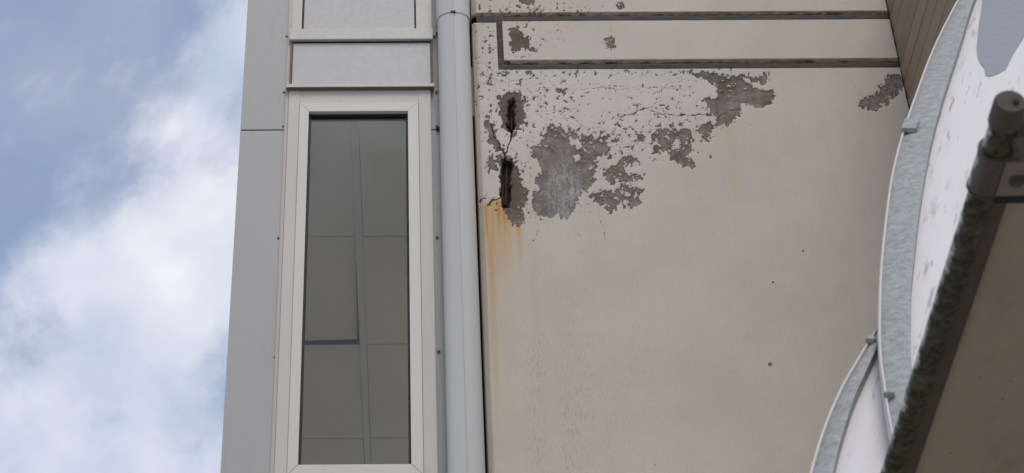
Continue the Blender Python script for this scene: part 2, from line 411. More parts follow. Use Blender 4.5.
# upper closed window
xu0, xu1, xv0, xv1 = X(292, 20), X(431.5, 20), X(302, 20), X(416, 20)
uw = box('upper_window', M['clad_up'], bay, xv0 + 0.012, xv1 - 0.010, Y0 + 0.004, Y0 + 0.03, z_rail1 + 0.001, ZTOP, 0.002)
box('frame_post', M['frame'], uw, xu0, xv0, Y0 - 0.014, Y0 + 0.05, z_rail1 + 0.001, ZTOP, 0.003)
box('frame_post', M['frame'], uw, xv1, xu1, Y0 - 0.014, Y0 + 0.05, z_rail1 + 0.001, ZTOP, 0.003)
for a, b in ((xv0 - 0.001, xv0 + 0.0125), (xv1 - 0.0105, xv1 + 0.001)):
    box('gasket_and_shade', M['black'], uw, a, b, Y0 + 0.012, Y0 + 0.04, z_rail1 + 0.0012, ZTOP, 0)
# cap over the rail zone left and right of the upper frame
box('trim_strip', M['frame'], bay, xb + 0.0015, xu0 - 0.001, Y0 - 0.008, Y0 + 0.03, zf1 + 0.002, ZTOP, 0.002)
box('trim_strip', M['frame'], bay, xu1 + 0.001, xc - 0.0005, Y0 - 0.006, Y0 + 0.03, zf1 + 0.002, ZTOP, 0.002)
# screws
bm = bmesh.new()
bmesh.ops.create_uvsphere(bm, u_segments=10, v_segments=6, radius=0.0085)
for v in bm.verts: v.co.y *= 0.45
sme = bpy.data.meshes.new('screw'); bm.to_mesh(sme); bm.free(); sme.materials.append(M['screw'])
for px, py in ((286.8, 36), (284, 92), (283.4, 126), (278.4, 238), (274.8, 357), (434.5, 36), (436.3, 92), (436.8, 126), (437.2, 237), (438.8, 351)):
    p = at(px, py, Y0 - 0.003)
    y = Y0 - 0.001
    if px < 290 and px > 270: y = Y0 - 0.001
    link('screw', sme, None, bay, (p.x - bay.location.x, y - bay.location.y, p.z))
for py in (34, 129):
    p = at(438, py, Y0)
    box('clip', M['black'], bay, p.x - 0.012, p.x + 0.012, Y0 - 0.012, Y0 + 0.004, p.z - 0.011, p.z + 0.008, 0.002)

# ------------------------------------------------------------------ room behind the window: suspended ceiling
ZC = at(355, 122, Y0 + 0.10).z
ceil = bpy.data.objects.new('ceiling', None); COL.objects.link(ceil); ceil.location = (X(355), Y0 + 1, ZC)
tag(ceil, 'suspended ceiling of grey tiles seen through the tall window', None, kind='structure')
pT0, pT1 = at_z(354.5, 125, ZC), at_z(367.5, 455, ZC)
ang = math.atan2(pT1.x - pT0.x, pT1.y - pT0.y)
ex = Vector((math.cos(ang), -math.sin(ang), 0)); ey = Vector((math.sin(ang), math.cos(ang), 0))
t0 = Vector((pT0.x, pT0.y, ZC))
def cl(u, v, dz=0.0): return t0 + ex * u + ey * v + Vector((0, 0, dz))
rows = [(at_z(330, y, ZC) - t0).dot(ey) for y in (238, 344, 439.5)]
step = (rows[2] - rows[0]) / 2
TW, TB = 0.62, 0.022
tile_me = None
v_lines = [rows[0] + step * k for k in range(-1, 5)]
def ceil_piece(name, mat, u0, u1, v0, v1, z0, z1, rx=0.0, ry=0.0):
    b_ = bmesh.new()
    pts = [cl(u0, v0), cl(u1, v0), cl(u1, v1), cl(u0, v1)]
    add_prism(b_, [p + Vector((0, 0, z0)) for p in pts], Vector((0, 0, z1 - z0)))
    return finish(name, b_, mat, ceil)
for k, v in enumerate(v_lines[:-1]):
    for c in (-1, 0, 1):
        u0 = c * TW + TB; u1 = (c + 1) * TW - TB
        va, vb = max(v + 0.012, -0.02), v_lines[k + 1] - 0.012
        dz = 0.004
        o = None
        if c == -1 and k == 1:
            # the tile that has slipped: short of its bar and hanging askew
            b_ = bmesh.new()
            pts = [cl(u0, va) + Vector((0, 0, .012)), cl(u1, va) + Vector((0, 0, 0.008)), cl(u1 - 0.020, vb - 0.022) + Vector((0, 0, .03)), cl(u0, vb - 0.004) + Vector((0, 0, 0.03))]
            add_prism(b_, pts, Vector((0, 0, 0.015)))
            o = finish('ceiling_tile', b_, M['tile'], ceil)
        else:
            ceil_piece('ceiling_tile', M['tile'], u0 + 0.003 + random.uniform(0, .003), u1 - 0.003 - random.uniform(0, .003), va, vb, dz, dz + 0.015)
for c in (-1, 0, 1, 2):
    ceil_piece('tee_bar', M['tee'], c * TW - TB - 0.002, c * TW + TB + 0.002, -0.03, v_lines[-1], 0.0, 0.003)
for v in v_lines[1:]:
    for c in (-1, 0, 1):
        ceil_piece('cross_bar', M['tee'], c * TW + TB + 0.003, (c + 1) * TW - TB - 0.003, v - 0.0065, v + 0.0065, 0.0025, 0.0045)
box('ceiling_void', M['void'], None, XL + 0.02, XL + 4.5, Y0 + 0.285, Y0 + 6.3, ZC + 0.06, ZC + 0.3, 0)
o = bpy.data.objects['ceiling_void']; o.name = 'ceiling_slab'; tag(o, 'dark slab above the suspended ceiling', None, kind='structure')
o = box('room_floor', M['floor'], None, XL + 0.02, XL + 4.5, Y0 + 0.285, Y0 + 7.3, ZC - 2.9, ZC - 2.8, 0); tag(o, 'pale floor of the room behind the window', None, kind='structure')
o = box('pelmet', M['lining'], None, XL + 0.3, XL + 1.6, Y0 + 0.052, Y0 + 0.16, at(355, 116.3, Y0 + 0.05).z, ZC + 0.4, 0); tag(o, 'pale lining board along the top of the window inside', None, kind='structure')

for (y0, y1, z0, z1) in ((0.455, 7.3, 0.0, ZC - 2.3), (0.455, 7.3, ZC + 0.0, ZTOP)):
    box('side_panel', M['clad'], bay, XL + 0.002, XL + 0.018, Y0 + y0, Y0 + y1, z0, z1, 0.002)
sw = box('added_side_glazing', M['glass'], bay, XL + 0.008, XL + 0.013, Y0 + 0.5, Y0 + 7.25, ZC - 2.28, ZC - 0.02, 0)  # unseen glazing added to let daylight onto the room's ceiling
for k in range(5):
    yk = Y0 + 0.455 + k * 1.7
    box('added_mullion', M['frame'], sw, XL + 0.001, XL + 0.05, yk, yk + 0.045, ZC - 2.298, ZC - 0.002, 0.002)
# ------------------------------------------------------------------ downpipe
def pipe_profile(r, crease=0.0):
    pts = []
    half = [(-1.0, 0.55), (-1.0, 0.10), (-0.97, -0.10), (-0.90, -0.27), (-0.78, -0.42), (-0.62, -0.53), (-0.45, -0.61), (-0.25, -0.69), (-0.03, -0.775)]
    for a, b in half: pts.append((a * r, b * r))
    pts.append((0.0, -0.755 * r)); 
    for a, b in reversed(half): pts.append((-a * r, b * r + (0.006 if abs(a) < 0.1 else 0.003 if abs(a) < 0.3 else 0)))
    return pts
YP = Y0 - 0.10
px0, px1 = X(446.2, 400, YP), X(482.8, 400, YP)
rp_ = (px1 - px0) / 2; cxp = (px0 + px1) / 2
zcol = at(455, 11, YP - 0.08).z
dp = thing('downpipe', (cxp, YP, 0), 'wide cream downpipe with a lengthwise seam in the corner beside the window bay', 'downpipe')
def sweep(name, prof, z0, z1, mat, parent):
    b_ = bmesh.new(); add_prism(b_, [Vector((cxp + a, YP + b, z0)) for a, b in prof], Vector((0, 0, z1 - z0)))
    o = finish(name, b_, mat, parent)
    for p in o.data.polygons: p.use_smooth = True
    o.data.set_sharp_from_angle(angle=math.radians(17)); return o
sweep('shaft', pipe_profile(rp_), 0.02, zcol + 0.05, M['pipe'], dp)
col = sweep('collar', pipe_profile(rp_ + 0.007), zcol, ZTOP, M['pipe'], dp)
p = at(455, 11, YP - rp_ * 0.78)
box('joint_clip', M['black'], col, cxp - 0.016, cxp + 0.012, YP - rp_ * 0.84, YP - rp_ * 0.6, zcol - 0.008, zcol + 0.004, 0.001)

# ------------------------------------------------------------------ concrete wall
YW = 8.93
rng = np.random.default_rng(11)
def vnoise(x, y, seed):
    r = np.random.default_rng(seed); T = r.random((256, 256))
    xi, yi = np.floor(x).astype(int), np.floor(y).astype(int); fx, fy = x - xi, y - yi
    fx = fx * fx * (3 - 2 * fx); fy = fy * fy * (3 - 2 * fy)
    g = lambda a, b: T[a & 255, b & 255]
    return (g(xi, yi) * (1 - fx) + g(xi + 1, yi) * fx) * (1 - fy) + (g(xi, yi + 1) * (1 - fx) + g(xi + 1, yi + 1) * fx) * fy
def fbm(x, y, seed, octv=4):
    s, a, t = 0, 0.5, 0
    for k in range(octv):
        s = s + a * vnoise(x * 2 ** k + 17 * k, y * 2 ** k + 31 * k, seed + k); t += a; a *= 0.55
    return s / t
def sdist(poly, x, y):                    # signed distance in px, positive inside
    P = np.array(poly, float); n = len(P)
    d = np.full(x.shape, 1e9); ins = np.zeros(x.shape, bool)
    for i in range(n):
        a, b = P[i], P[(i + 1) % n]; e = b - a
        t = np.clip(((x - a[0]) * e[0] + (y - a[1]) * e[1]) / (e @ e + 1e-9), 0, 1)
        d = np.minimum(d, np.hypot(x - a[0] - t * e[0], y - a[1] - t * e[1]))
        c = ((a[1] > y) != (b[1] > y)) & (x < (b[0] - a[0]) * (y - a[1]) / (b[1] - a[1] + 1e-12) + a[0])
        ins ^= c
    return np.where(ins, d, -d)
def pdist(line, x, y):
    P = np.array(line, float); d = np.full(x.shape, 1e9)
    for a, b in zip(P[:-1], P[1:]):
        e = b - a; t = np.clip(((x - a[0]) * e[0] + (y - a[1]) * e[1]) / (e @ e + 1e-9), 0, 1)
        d = np.minimum(d, np.hypot(x - a[0] - t * e[0], y - a[1] - t * e[1]))
    return d
def zz(o, s, pts): return [(o[0] + a / s, o[1] + b / s) for a, b in pts]
A6 = ((470, 80), 2.955); A5 = ((680, 0), 3.6375); A4 = ((470, 0), 3.941); A1 = ((600, 65), 3.155)
PEEL = [
 zz(*A6, [(85,50),(110,38),(150,40),(165,60),(160,95),(165,115),(135,135),(115,155),(92,140),(95,110),(85,80)]),
 zz(*A6, [(75,235),(95,222),(125,235),(140,265),(155,300),(170,330),(160,365),(150,385),(165,410),(155,435),(115,420),(105,395),(95,370),(95,290),(98,255)]),
 zz(*A6, [(45,112),(60,115),(72,150),(80,180),(95,205),(80,205),(60,180),(50,150)]),
 zz(*A6, [(50,235),(68,225),(75,265),(55,270)]),
 zz(*A6, [(185,200),(205,195),(215,165),(235,135),(265,140),(290,150),(310,145),(325,165),(300,170),(300,195),(335,200),(345,215),(370,215),(365,235),(375,260),(365,280),(365,310),(345,325),(330,320),(325,345),(305,385),(280,410),(255,398),(200,408),(190,385),(190,345),(210,320),(200,295),(212,270),(200,240),(185,225)]),
 zz(*A6, [(335,165),(360,160),(370,180),(400,185),(410,205),(395,215),(420,225),(410,230),(380,220),(360,215),(340,205),(335,185)]),
 zz(*A1, [(15,330),(55,325),(60,295),(110,290),(115,305),(80,310),(75,335),(100,345),(138,345),(130,360),(100,370),(85,385),(128,385),(125,400),(110,420),(135,430),(125,445),(75,450),(65,425),(55,440),(30,462),(0,435),(-30,415),(-20,400),(50,402),(55,390),(80,375),(50,358),(40,375),(15,355)]),
 zz(*A1, [(175,215),(190,200),(225,200),(240,210),(260,200),(292,205),(290,230),(272,240),(285,265),(275,290),(298,320),(290,330),(262,310),(235,295),(215,280),(200,265),(175,280),(165,270),(190,250),(180,240)]),
 zz(*A1, [(265,22),(300,20),(325,28),(340,25),(380,30),(430,38),(480,42),(530,32),(530,50),(480,52),(480,75),(545,80),(553,95),(530,125),(490,135),(460,115),(440,125),(445,150),(420,170),(405,190),(375,190),(372,165),(345,140),(330,110),(370,95),(370,70),(335,45),(300,30)]),
 zz(*A1, [(320,190),(355,175),(360,200),(340,215),(340,240),(325,230),(315,215)]),
 zz(*A1, [(340,292),(350,288),(360,293),(350,298)]),
 zz(*A5, [(645,360),(690,355),(720,335),(740,335),(725,318),(745,305),(755,275),(800,275),(835,290),(830,320),(780,335),(755,370),(715,400),(680,400),(655,385)]),
 zz(*A4, [(160,118),(180,110),(205,135),(235,165),(245,190),(258,200),(230,195),(210,185),(195,200),(165,195),(155,160),(165,140)]),
 zz(*A4, [(530,155),(560,150),(572,165),(565,190),(550,180),(535,170)]),
 zz(*A4, [(205,-10),(265,-10),(250,15),(225,25),(200,15)]),
 zz(*A4, [(580,22),(608,18),(605,40),(585,48)]),
 zz(*A4, [(352,350),(375,343),(385,355),(370,368),(355,365)]),
 zz(*A4, [(140,235),(155,232),(160,250),(135,250)]),
]
HOLES = [zz(*A1, [(235,228),(257,240),(250,262),(222,264),(235,250)]), zz(*A6, [(305,222),(325,220),(328,234),(308,236)]),
         zz(*A6, [(460,300),(472,298),(474,312),(462,314)]), zz(*A1, [(445,42),(472,42),(470,55),(450,52)]) ]
SLIT = [zz(*A6, [(118,58),(127,55),(130,90),(128,130),(122,158),(117,130),(115,90)]), zz(*A6, [(100,235),(108,228),(120,240),(116,300),(114,370),(98,375),(95,330),(98,280)])]
CRACK = [zz(*A6, [(122,155),(118,185),(105,215),(103,235)]), zz(*A6, [(62,130),(72,165),(90,200),(103,220)]),
         zz(*A6, [(50,372),(62,355),(80,350),(95,348)]), zz(*A6, [(125,235),(140,262),(150,270)]),
         zz(*A4, [(385,355),(480,350),(560,340),(700,345),(867,352)]), zz(*A4, [(250,355),(352,352)]),
         zz(*A1, [(60,162),(100,155),(145,135),(205,155),(270,160),(320,155),(375,163),(410,140),(445,135)]),
         zz(*A1, [(0,72),(80,80),(160,68),(250,70)]), zz(*A4, [(65,285),(75,325),(120,365)]), zz(*A4, [(75,325),(150,325),(230,310)]),
         zz(*A4, [(555,108),(568,125),(560,150)])]
CW = [1.2, 1.2, 0.9, 1.0, 0.42, 0.40, 0.62, 0.40, 0.4, 0.36, 0.36]
RUSTL = [(492, 200, 330, 5, .95), (504, 208, 300, 5, .95), (519, 222, 285, 3.0, .8), (489, 203, 480, 4.0, .85), (499, 200, 310, 15, .85), (727, 118, 330, 6, .20), (500, 260, 470, 12, .16), (697, 130, 200, 4, .12), (533, 262, 420, 3, .18)]
_rc = random.Random(5)
for (cx_, cy_, hd, n_) in ((500, 76, 0.1, 9), (545, 98, 2.8, 8), (560, 118, 0.4, 8), (640, 92, 0.2, 10), (655, 118, 2.6, 8), (700, 100, 1.9, 6), (520, 92, 1.2, 9), (590, 84, 0.1, 12), (610, 120, -.3, 9), (535, 215, 0.9, 5), (600, 215, 1.4, 4), (570, 225, 1.2, 5), (490, 110, 1.4, 8), (735, 118, .2, 5), (830, 74, 0.05, 10)):
    pl_ = [(cx_, cy_)]
    for _ in range(n_):
        hd += _rc.uniform(-.55, .55); l_ = _rc.uniform(4, 9); cx_ += math.cos(hd) * l_; cy_ += math.sin(hd) * l_; pl_.append((cx_, cy_))
    CRACK.append(pl_); CW.append(_rc.uniform(0.30, 0.46))
def gauss(x, y, cx, cy, sx, sy): return np.exp(-((x - cx) / sx) ** 2 - ((y - cy) / sy) ** 2)

def concrete_panel(name, parent, xs, zs, keep, yprof, back):
    nx, nz = len(xs), len(zs)
    Xg, Zg = np.meshgrid(xs, zs, indexing='ij')
    Yg = yprof(Xg, Zg)
    P = np.stack([Xg, Yg, Zg], -1).reshape(-1, 3)
    px, py = proj(np.stack([Xg, np.full_like(Xg, YW), Zg], -1).reshape(-1, 3))
    warp_x = px + (fbm(px / 6, py / 6, 3, 3) - .5) * 7 + (fbm(px / 2.2, py / 2.2, 43, 2) - .5) * 3; warp_y = py + (fbm(px / 6, py / 6, 9, 3) - .5) * 7 + (fbm(px / 2.2, py / 2.2, 49, 2) - .5) * 3
    near = (py < 250)
    peel = np.full(px.shape, -9.0)
    wx, wy = warp_x[near], warp_y[near]
    pe = np.full(wx.shape, -9.0)
    for pg in PEEL: pe = np.maximum(pe, sdist(pg, wx, wy))
    pe = pe + 0.5 + (fbm(px[near] / 2.6, py[near] / 2.6, 57, 3) - .5) * 9.5 * np.clip(1.15 - np.abs(pe) / 8, 0.1, 1)
    lace = np.clip(1.0 * gauss(px[near], py[near], 622, 185, 28, 28) + 0.9 * gauss(px[near], py[near], 575, 138, 50, 14) + 0.8 * gauss(px[near], py[near], 668, 142, 22, 18)
                   + 0.5 * gauss(px[near], py[near], 590, 170, 14, 25) + 0.5 * gauss(px[near], py[near], 730, 88, 30, 14) + 0.5 * gauss(px[near], py[near], 515, 215, 16, 12) + 0.4 * gauss(px[near], py[near], 880, 92, 22, 16), 0, 1)
    isl = (0.80 - 0.16 * lace - fbm(px[near] / 3.0, py[near] / 2.6, 123, 3)) * 13
    pe = np.where((pe > -1) & (lace > 0.15), np.minimum(pe, isl), pe)
    for pg in HOLES: pe = np.minimum(pe, -sdist(pg, wx, wy))
    # loose flakes scattered over the blistered upper part
    qx, qy = px[near], py[near]
    den = (0.5 * gauss(qx, qy, 545, 100, 40, 22) + 0.95 * gauss(qx, qy, 608, 138, 42, 17) + 0.55 * gauss(qx, qy, 520, 150, 16, 50) + 0.62 * gauss(qx, qy, 487, 70, 9, 90)
           + 0.40 * gauss(qx, qy, 655, 108, 42, 20) + 0.95 * gauss(qx, qy, 704, 128, 11, 12) + 0.62 * gauss(qx, qy, 505, 78, 30, 8) + 0.95 * gauss(qx, qy, 530, 10, 55, 5) + 0.65 * gauss(qx, qy, 660, 140, 28, 16)
           + 0.30 * gauss(qx, qy, 530, 40, 30, 18) + 0.7 * gauss(qx, qy, 690, 74, 60, 4) + 0.5 * gauss(qx, qy, 560, 73, 90, 3) + 0.45 * gauss(qx, qy, 545, 205, 60, 10))
    fl = fbm(qx / 3.4, qy / 3.0, 71, 3); fl2 = fbm(qx / 1.7, qy / 1.5, 91, 2)
    f = np.maximum((fl - 0.79 + 0.17 * np.clip(den, 0, 1)) * 14, (fl2 - 0.885 + 0.17 * np.clip(den, 0, 1)) * 9)
    f = np.where(den < 0.06, -3, f)
    pe = np.maximum(pe, f)
    peel[near] = pe
    slit = np.full(px.shape, -9.0); s = np.full(wx.shape, -9.0)
    for pg in SLIT: s = np.maximum(s, sdist(pg, px[near] + (wx - px[near]) * .9, wy) + 0.9)
    slit[near] = s
    crack = np.zeros(px.shape); c = np.zeros(wx.shape)
    for ln, cw in zip(CRACK, CW):
        c = np.maximum(c, np.clip(1.0 * min(1.0, cw + .25) - pdist(ln, px[near] + (wx - px[near]) * .6, py[near] + (wy - py[near]) * .6) / (1.3 * max(cw, .8)), 0, 1))
    crack[near] = c; crack = np.maximum(crack, np.clip(slit * 0.9 + 0.5, 0, 1))
    rust = np.zeros(px.shape)
    for cx, y0, y1, wd, am in RUSTL:
        xx = cx + (py - y0) * 0.04 * (cx - 384) / 105 + (fbm(px * 0, py / 30, int(cx), 3) - .5) * 5
        fall = np.clip((y1 - py) / (y1 - y0), 0, 1) ** 1.3 * np.clip((py - y0 + 3) / 5, 0, 1)
        rust = np.maximum(rust, am * np.exp(-((px - xx) / wd) ** 2) * fall)
    rust *= 1.0 + 0.7 * fbm(px / 3, py / 25, 33, 3)
    # rim of brown round the two open slits
    brown = np.clip(gauss(px, py, 511, 112, 14, 24) + gauss(px, py, 512, 190, 14, 32) + 0.75 * gauss(px, py, 722, 85, 22, 14) + 0.8 * gauss(px, py, 518, 40, 25, 14), 0, 1)
    hw = np.clip(1.1 * gauss(px, py, 562, 190, 16, 30) + 0.6 * gauss(px, py, 735, 98, 16, 12) + 0.7 * gauss(px, py, 578, 205, 12, 18), 0, 0.9)
    gr = np.clip(0.9 * gauss(px, py, 537, 400, 9, 130) + 0.8 * gauss(px, py, 572, 400, 10, 130) + 0.35 * gauss(px, py, 600, 420, 60, 120) + 0.25 * (py > 230) * fbm(px / 14, py / 120, 5, 2), 0, 1)
    pale = np.clip(0.95 * gauss(px, py, 560, 105, 130, 45) + 0.6 * gauss(px, py, 680, 95, 80, 25) + 0.5 * gauss(px, py, 500, 170, 25, 50), 0, 0.9) * np.clip(0.3 + 1.3 * fbm(px / 22, py / 22, 77, 4), 0, 1)
    gr = gr * np.clip(2.4 * fbm(px / 10, py / 60, 66, 3) - 0.35, 0, 1)
    # relief: paint skin 3 mm proud of the bare concrete, slits several centimetres deep
    dep = 0.0045 * np.clip(peel * 0.8 + 0.5, 0, 1) + 0.006 * np.clip(peel / 6, 0, 1) * brown + 0.06 * np.clip(slit * 0.8 + 0.6, 0, 1) + 0.006 * np.clip(crack, 0, 1) * 0.6
    dep += 0.002 * (fbm(px / 20, py / 20, 21, 3) - .5)
    P[:, 1] += dep
    jd = joint_dirt(px, py, P)
    off = np.array(origin_of(parent))
    idx = np.arange(nx * nz).reshape(nx, nz)
    K = keep(0.5 * (Xg[:-1, :-1] + Xg[1:, 1:]), 0.5 * (Zg[:-1, :-1] + Zg[1:, 1:]))
    F = np.stack([idx[:-1, :-1], idx[1:, :-1], idx[1:, 1:], idx[:-1, 1:]], -1)[K]
    # skirt along every open edge
    Kp = np.pad(K, 1)
    ed = []
    a = np.argwhere(Kp[1:, 1:-1] != Kp[:-1, 1:-1])
    for i, j in a: ed.append((idx[i, j], idx[i, j + 1]))
    a = np.argwhere(Kp[1:-1, 1:] != Kp[1:-1, :-1])
    for i, j in a: ed.append((idx[i, j], idx[i + 1, j]))
    bset = sorted({v for e in ed for v in e}); bmap = {v: nx * nz + k for k, v in enumerate(bset)}
    B = P[bset].copy(); B[:, 1] = back
    V = np.concatenate([P, B]) - off
    S = [(e[0], e[1], bmap[e[1]], bmap[e[0]]) for e in ed]
    me = bpy.data.meshes.new(name); me.from_pydata(V.tolist(), [], F.tolist() + S)
    def put(nm, arr):
        at_ = me.attributes.new(nm, 'FLOAT', 'POINT'); at_.data.foreach_set('value', np.concatenate([arr, arr[bset]]).astype(np.float32))
    put('peel', np.clip(peel, -3, 3) * 0.55); put('crack', crack); put('rust', np.clip(rust, 0, 1)); put('brown', brown); put('haze_white', hw); put('grime', gr); put('pale', pale); put('joint_dirt', jd)
    me.validate()
    b_ = bmesh.new(); b_.from_mesh(me); bmesh.ops.delete(b_, geom=[v for v in b_.verts if not v.link_faces], context='VERTS')
    bmesh.ops.recalc_face_normals(b_, faces=b_.faces); b_.to_mesh(me); b_.free()
    for p in me.polygons: p.use_smooth = True
    me.set_sharp_from_angle(angle=math.radians(50))
    return link(name, me, M['concrete'], parent)

XWL = at(486, 400, YW).x; XFR = at(491.5, 400, YW).x          # chamfer start, face start
XJ0, XJ1 = at(497.0, 42, YW).x, at(503.2, 42, YW).x           # upright joint
XR = at(900.5, 68, YW).x                                       # inner corner with the timber wall
zg1t, zg1b = at(640, 15.2, YW).z, at(640, 20.6, YW).z
zg2t, zg2b = at(640, 63.2, YW).z, at(640, 69.0, YW).z
zcur = at(640, 59.5, YW).z
CH = XFR - XWL
wall = thing('concrete_wall', (XWL, YW, 0), 'off-white painted concrete wall with peeling paint, cracks and rust streaks', 'wall'); wall['kind'] = 'thing'
def dense(a, b, h): return np.linspace(a, b, max(2, int(abs(b - a) / h) + 1))
H = 0.0056
def joint_dirt(px, py, P): return np.zeros(px.shape)
def left_ch(Xg): return np.clip(1 - (Xg - XWL) / CH, 0, 1) * CH * 0.9
xs_all = np.unique(np.concatenate([np.linspace(XWL, XFR, 6), dense(XFR, at(720, 100, YW).x, H), dense(at(720, 100, YW).x, XR - 0.004, H * 1.5)]))
z240, zlow = at(640, 240, YW).z, at(640, 520, YW).z
zs_main = np.unique(np.concatenate([dense(z240, zg1b, H * 1.1), dense(zlow, z240, 0.03), np.linspace(0, zlow, 6)]))
# top-left corner of the jamb is rounded off
def keep_main(x, z): return (x < XJ0) | (z < zg2b)
def y_main(x, z):
    rim = np.clip(1 - (zg1b - z) / 0.012, 0, 1) * 0.012
    return YW + np.maximum(left_ch(x), rim * (x < XJ0))
ix = np.argmin(abs(xs_all - XJ0)); xs_all[ix] = XJ0
iz = np.argmin(abs(zs_main - zg2b)); zs_main[iz] = zg2b
pm_ = concrete_panel('main_panel', wall, xs_all, zs_main, keep_main, y_main, YW + 0.22)
# band between the two joints, its lower arris bevelled
BV = zcur - zg2t
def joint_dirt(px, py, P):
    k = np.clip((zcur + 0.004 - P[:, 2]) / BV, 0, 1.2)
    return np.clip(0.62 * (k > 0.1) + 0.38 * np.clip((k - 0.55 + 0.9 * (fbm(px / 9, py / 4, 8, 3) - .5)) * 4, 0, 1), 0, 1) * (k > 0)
def y_bev(z0, bv, left):
    def fn(x, z):
        y = np.clip(1 - (z - z0) / bv, 0, 1) * bv * 0.75
        return YW + (np.maximum(y, left_ch(x)) if left else y)
    return fn
zs_b = np.unique(np.concatenate([np.linspace(zg2t, zcur, 7), dense(zcur, zg1b, H)]))
concrete_panel('band_panel', wall, np.unique(np.concatenate([dense(XJ1, at(720, 40, YW).x, H), dense(at(720, 40, YW).x, XR - 0.004, H * 1.6)])), zs_b, lambda x, z: np.ones(x.shape, bool), y_bev(zg2t, BV, False), YW + 0.2)
zcur1 = zg1t + BV * 0.9
zcur_s, zcur = zcur, zcur1
zs_t = np.unique(np.concatenate([np.linspace(zg1t, zcur1, 7), dense(zcur1, at(640, -25, YW).z, H), np.linspace(at(640, -25, YW).z, ZTOP, 12)]))
concrete_panel('upper_panel', wall, xs_all, zs_t, lambda x, z: np.ones(x.shape, bool), y_bev(zg1t, BV * 0.9, True), YW + 0.2)
# joints filled with grey sealant
def sealant(x0, x1, z0, z1, vertical=False):
    n = 60; b_ = bmesh.new()
    L_ = []
    for k in range(n + 1):
        t = k / n; j = [random.uniform(-1, 1) * 0.0016 for _ in range(3)]
        row = []
        for q, yy_ in enumerate((0.05, 0.009 + j[0], 0.006 + j[1], 0.009 + j[2], 0.05)):
            s_ = (0, 0.02, 0.5, 0.98, 1)[q]
            if vertical: row.append(b_.verts.new((x0 + (x1 - x0) * s_, YW + yy_, z0 + (z1 - z0) * t)))
            else: row.append(b_.verts.new((x0 + (x1 - x0) * t, YW + yy_, z0 + (z1 - z0) * s_)))
        L_.append(row)
    for a, b in zip(L_[:-1], L_[1:]):
        for q in range(4): b_.faces.new((a[q], b[q], b[q + 1], a[q + 1]))
    return finish('sealant_joint', b_, M['sealant'], wall, True)
sealant(XWL + 0.03, XR - 0.006, zg1b - 0.002, zg1t + 0.004)
sealant(XJ0 - 0.001, XR - 0.006, zg2b - 0.002, zg2t + 0.004)
sealant(XJ0 - 0.002, XJ1 + 0.002, zg2b, zg1b, True)
# reinforcement showing in the two slits
for (x0, y0_), (x1, y1_) in (((512, 98), (511.5, 131)), ((506.8, 158), (505.3, 206))):
    b_ = bmesh.new(); pa, pb = at(x0, y0_, YW + 0.052), at(x1, y1_, YW + 0.052); kn = 14
    qs = [pa.lerp(pb, k / kn) + Vector((random.uniform(-1, 1), random.uniform(-1, 1), 0)) * 0.0022 for k in range(kn + 1)]
    rs = [random.uniform(0.005, 0.0105) for _ in qs]; prev = None
    for q_, r_ in zip(qs, rs):
        ring = [b_.verts.new(q_ + Vector((math.cos(t * math.pi / 4), math.sin(t * math.pi / 4), 0)) * r_ * random.uniform(.8, 1.2)) for t in range(8)]
        if prev:
            for t in range(8): b_.faces.new((prev[t], prev[(t + 1) % 8], ring[(t + 1) % 8], ring[t]))
        prev = ring
    finish('rebar', b_, M['rust'], wall, True)
# two bolt marks in the render
for px_, py_ in ((770, 364), (773, 282), (803, 251)):
    b_ = bmesh.new(); p = at(px_, py_, YW); r_ = 0.013 if py_ == 364 else 0.006
    add_tube(b_, p + Vector((0, -0.004, 0)), p + Vector((0, 0.01, 0)), r_ * 0.8, r_, seg=12)
    finish('plug', M['dirty'] and b_, M['dirty'], wall)
# backing so the gap beside the pipe is closed
o = box('backing_wall', M['void'], wall, X(476), XR + 0.3, YW + 0.225, YW + 0.40, 0.0, ZTOP, 0)

# ------------------------------------------------------------------ timber wall, boards run towards the viewer
tw = thing('timber_wall', (XR, YW, 0), 'brown horizontal weatherboard wall meeting the concrete at a corner', 'wall'); tw['kind'] = 'thing'
BH = 0.137; YN = 7.45
bm = bmesh.new(); hh = BH - 0.011
prof = [(0.0, 0.0), (-0.004, 0.004), (-0.010, hh - 0.012), (-0.004, hh), (0.022, hh), (0.022, 0.0)]
add_prism(bm, [Vector((0.012 + a, 0, b)) for a, b in prof], Vector((0, (YW + 0.1) - YN, 0)))
bmesh.ops.recalc_face_normals(bm, faces=bm.faces)
bme = bpy.data.meshes.new('board'); bm.to_mesh(bme); bm.free(); bme.materials.append(M['wood'])
for k in range(32):
    link('board', bme, None, tw, (random.uniform(-0.0015, 0.0015), YN - YW, 6.0 + k * BH))
box('backing', M['void'], tw, XR + 0.036, XR + 0.14, YN + 0.002, YW + 0.2, 0, ZTOP, 0)
box('lower_cladding', M['wood'], tw, XR + 0.012, XR + 0.034, YN, YW + 0.1, 0, 5.99, 0)
box('corner_post', M['wood'], tw, XR + 0.004, XR + 0.139, YN - 0.06, YN - 0.002, 0, ZTOP, 0.004)

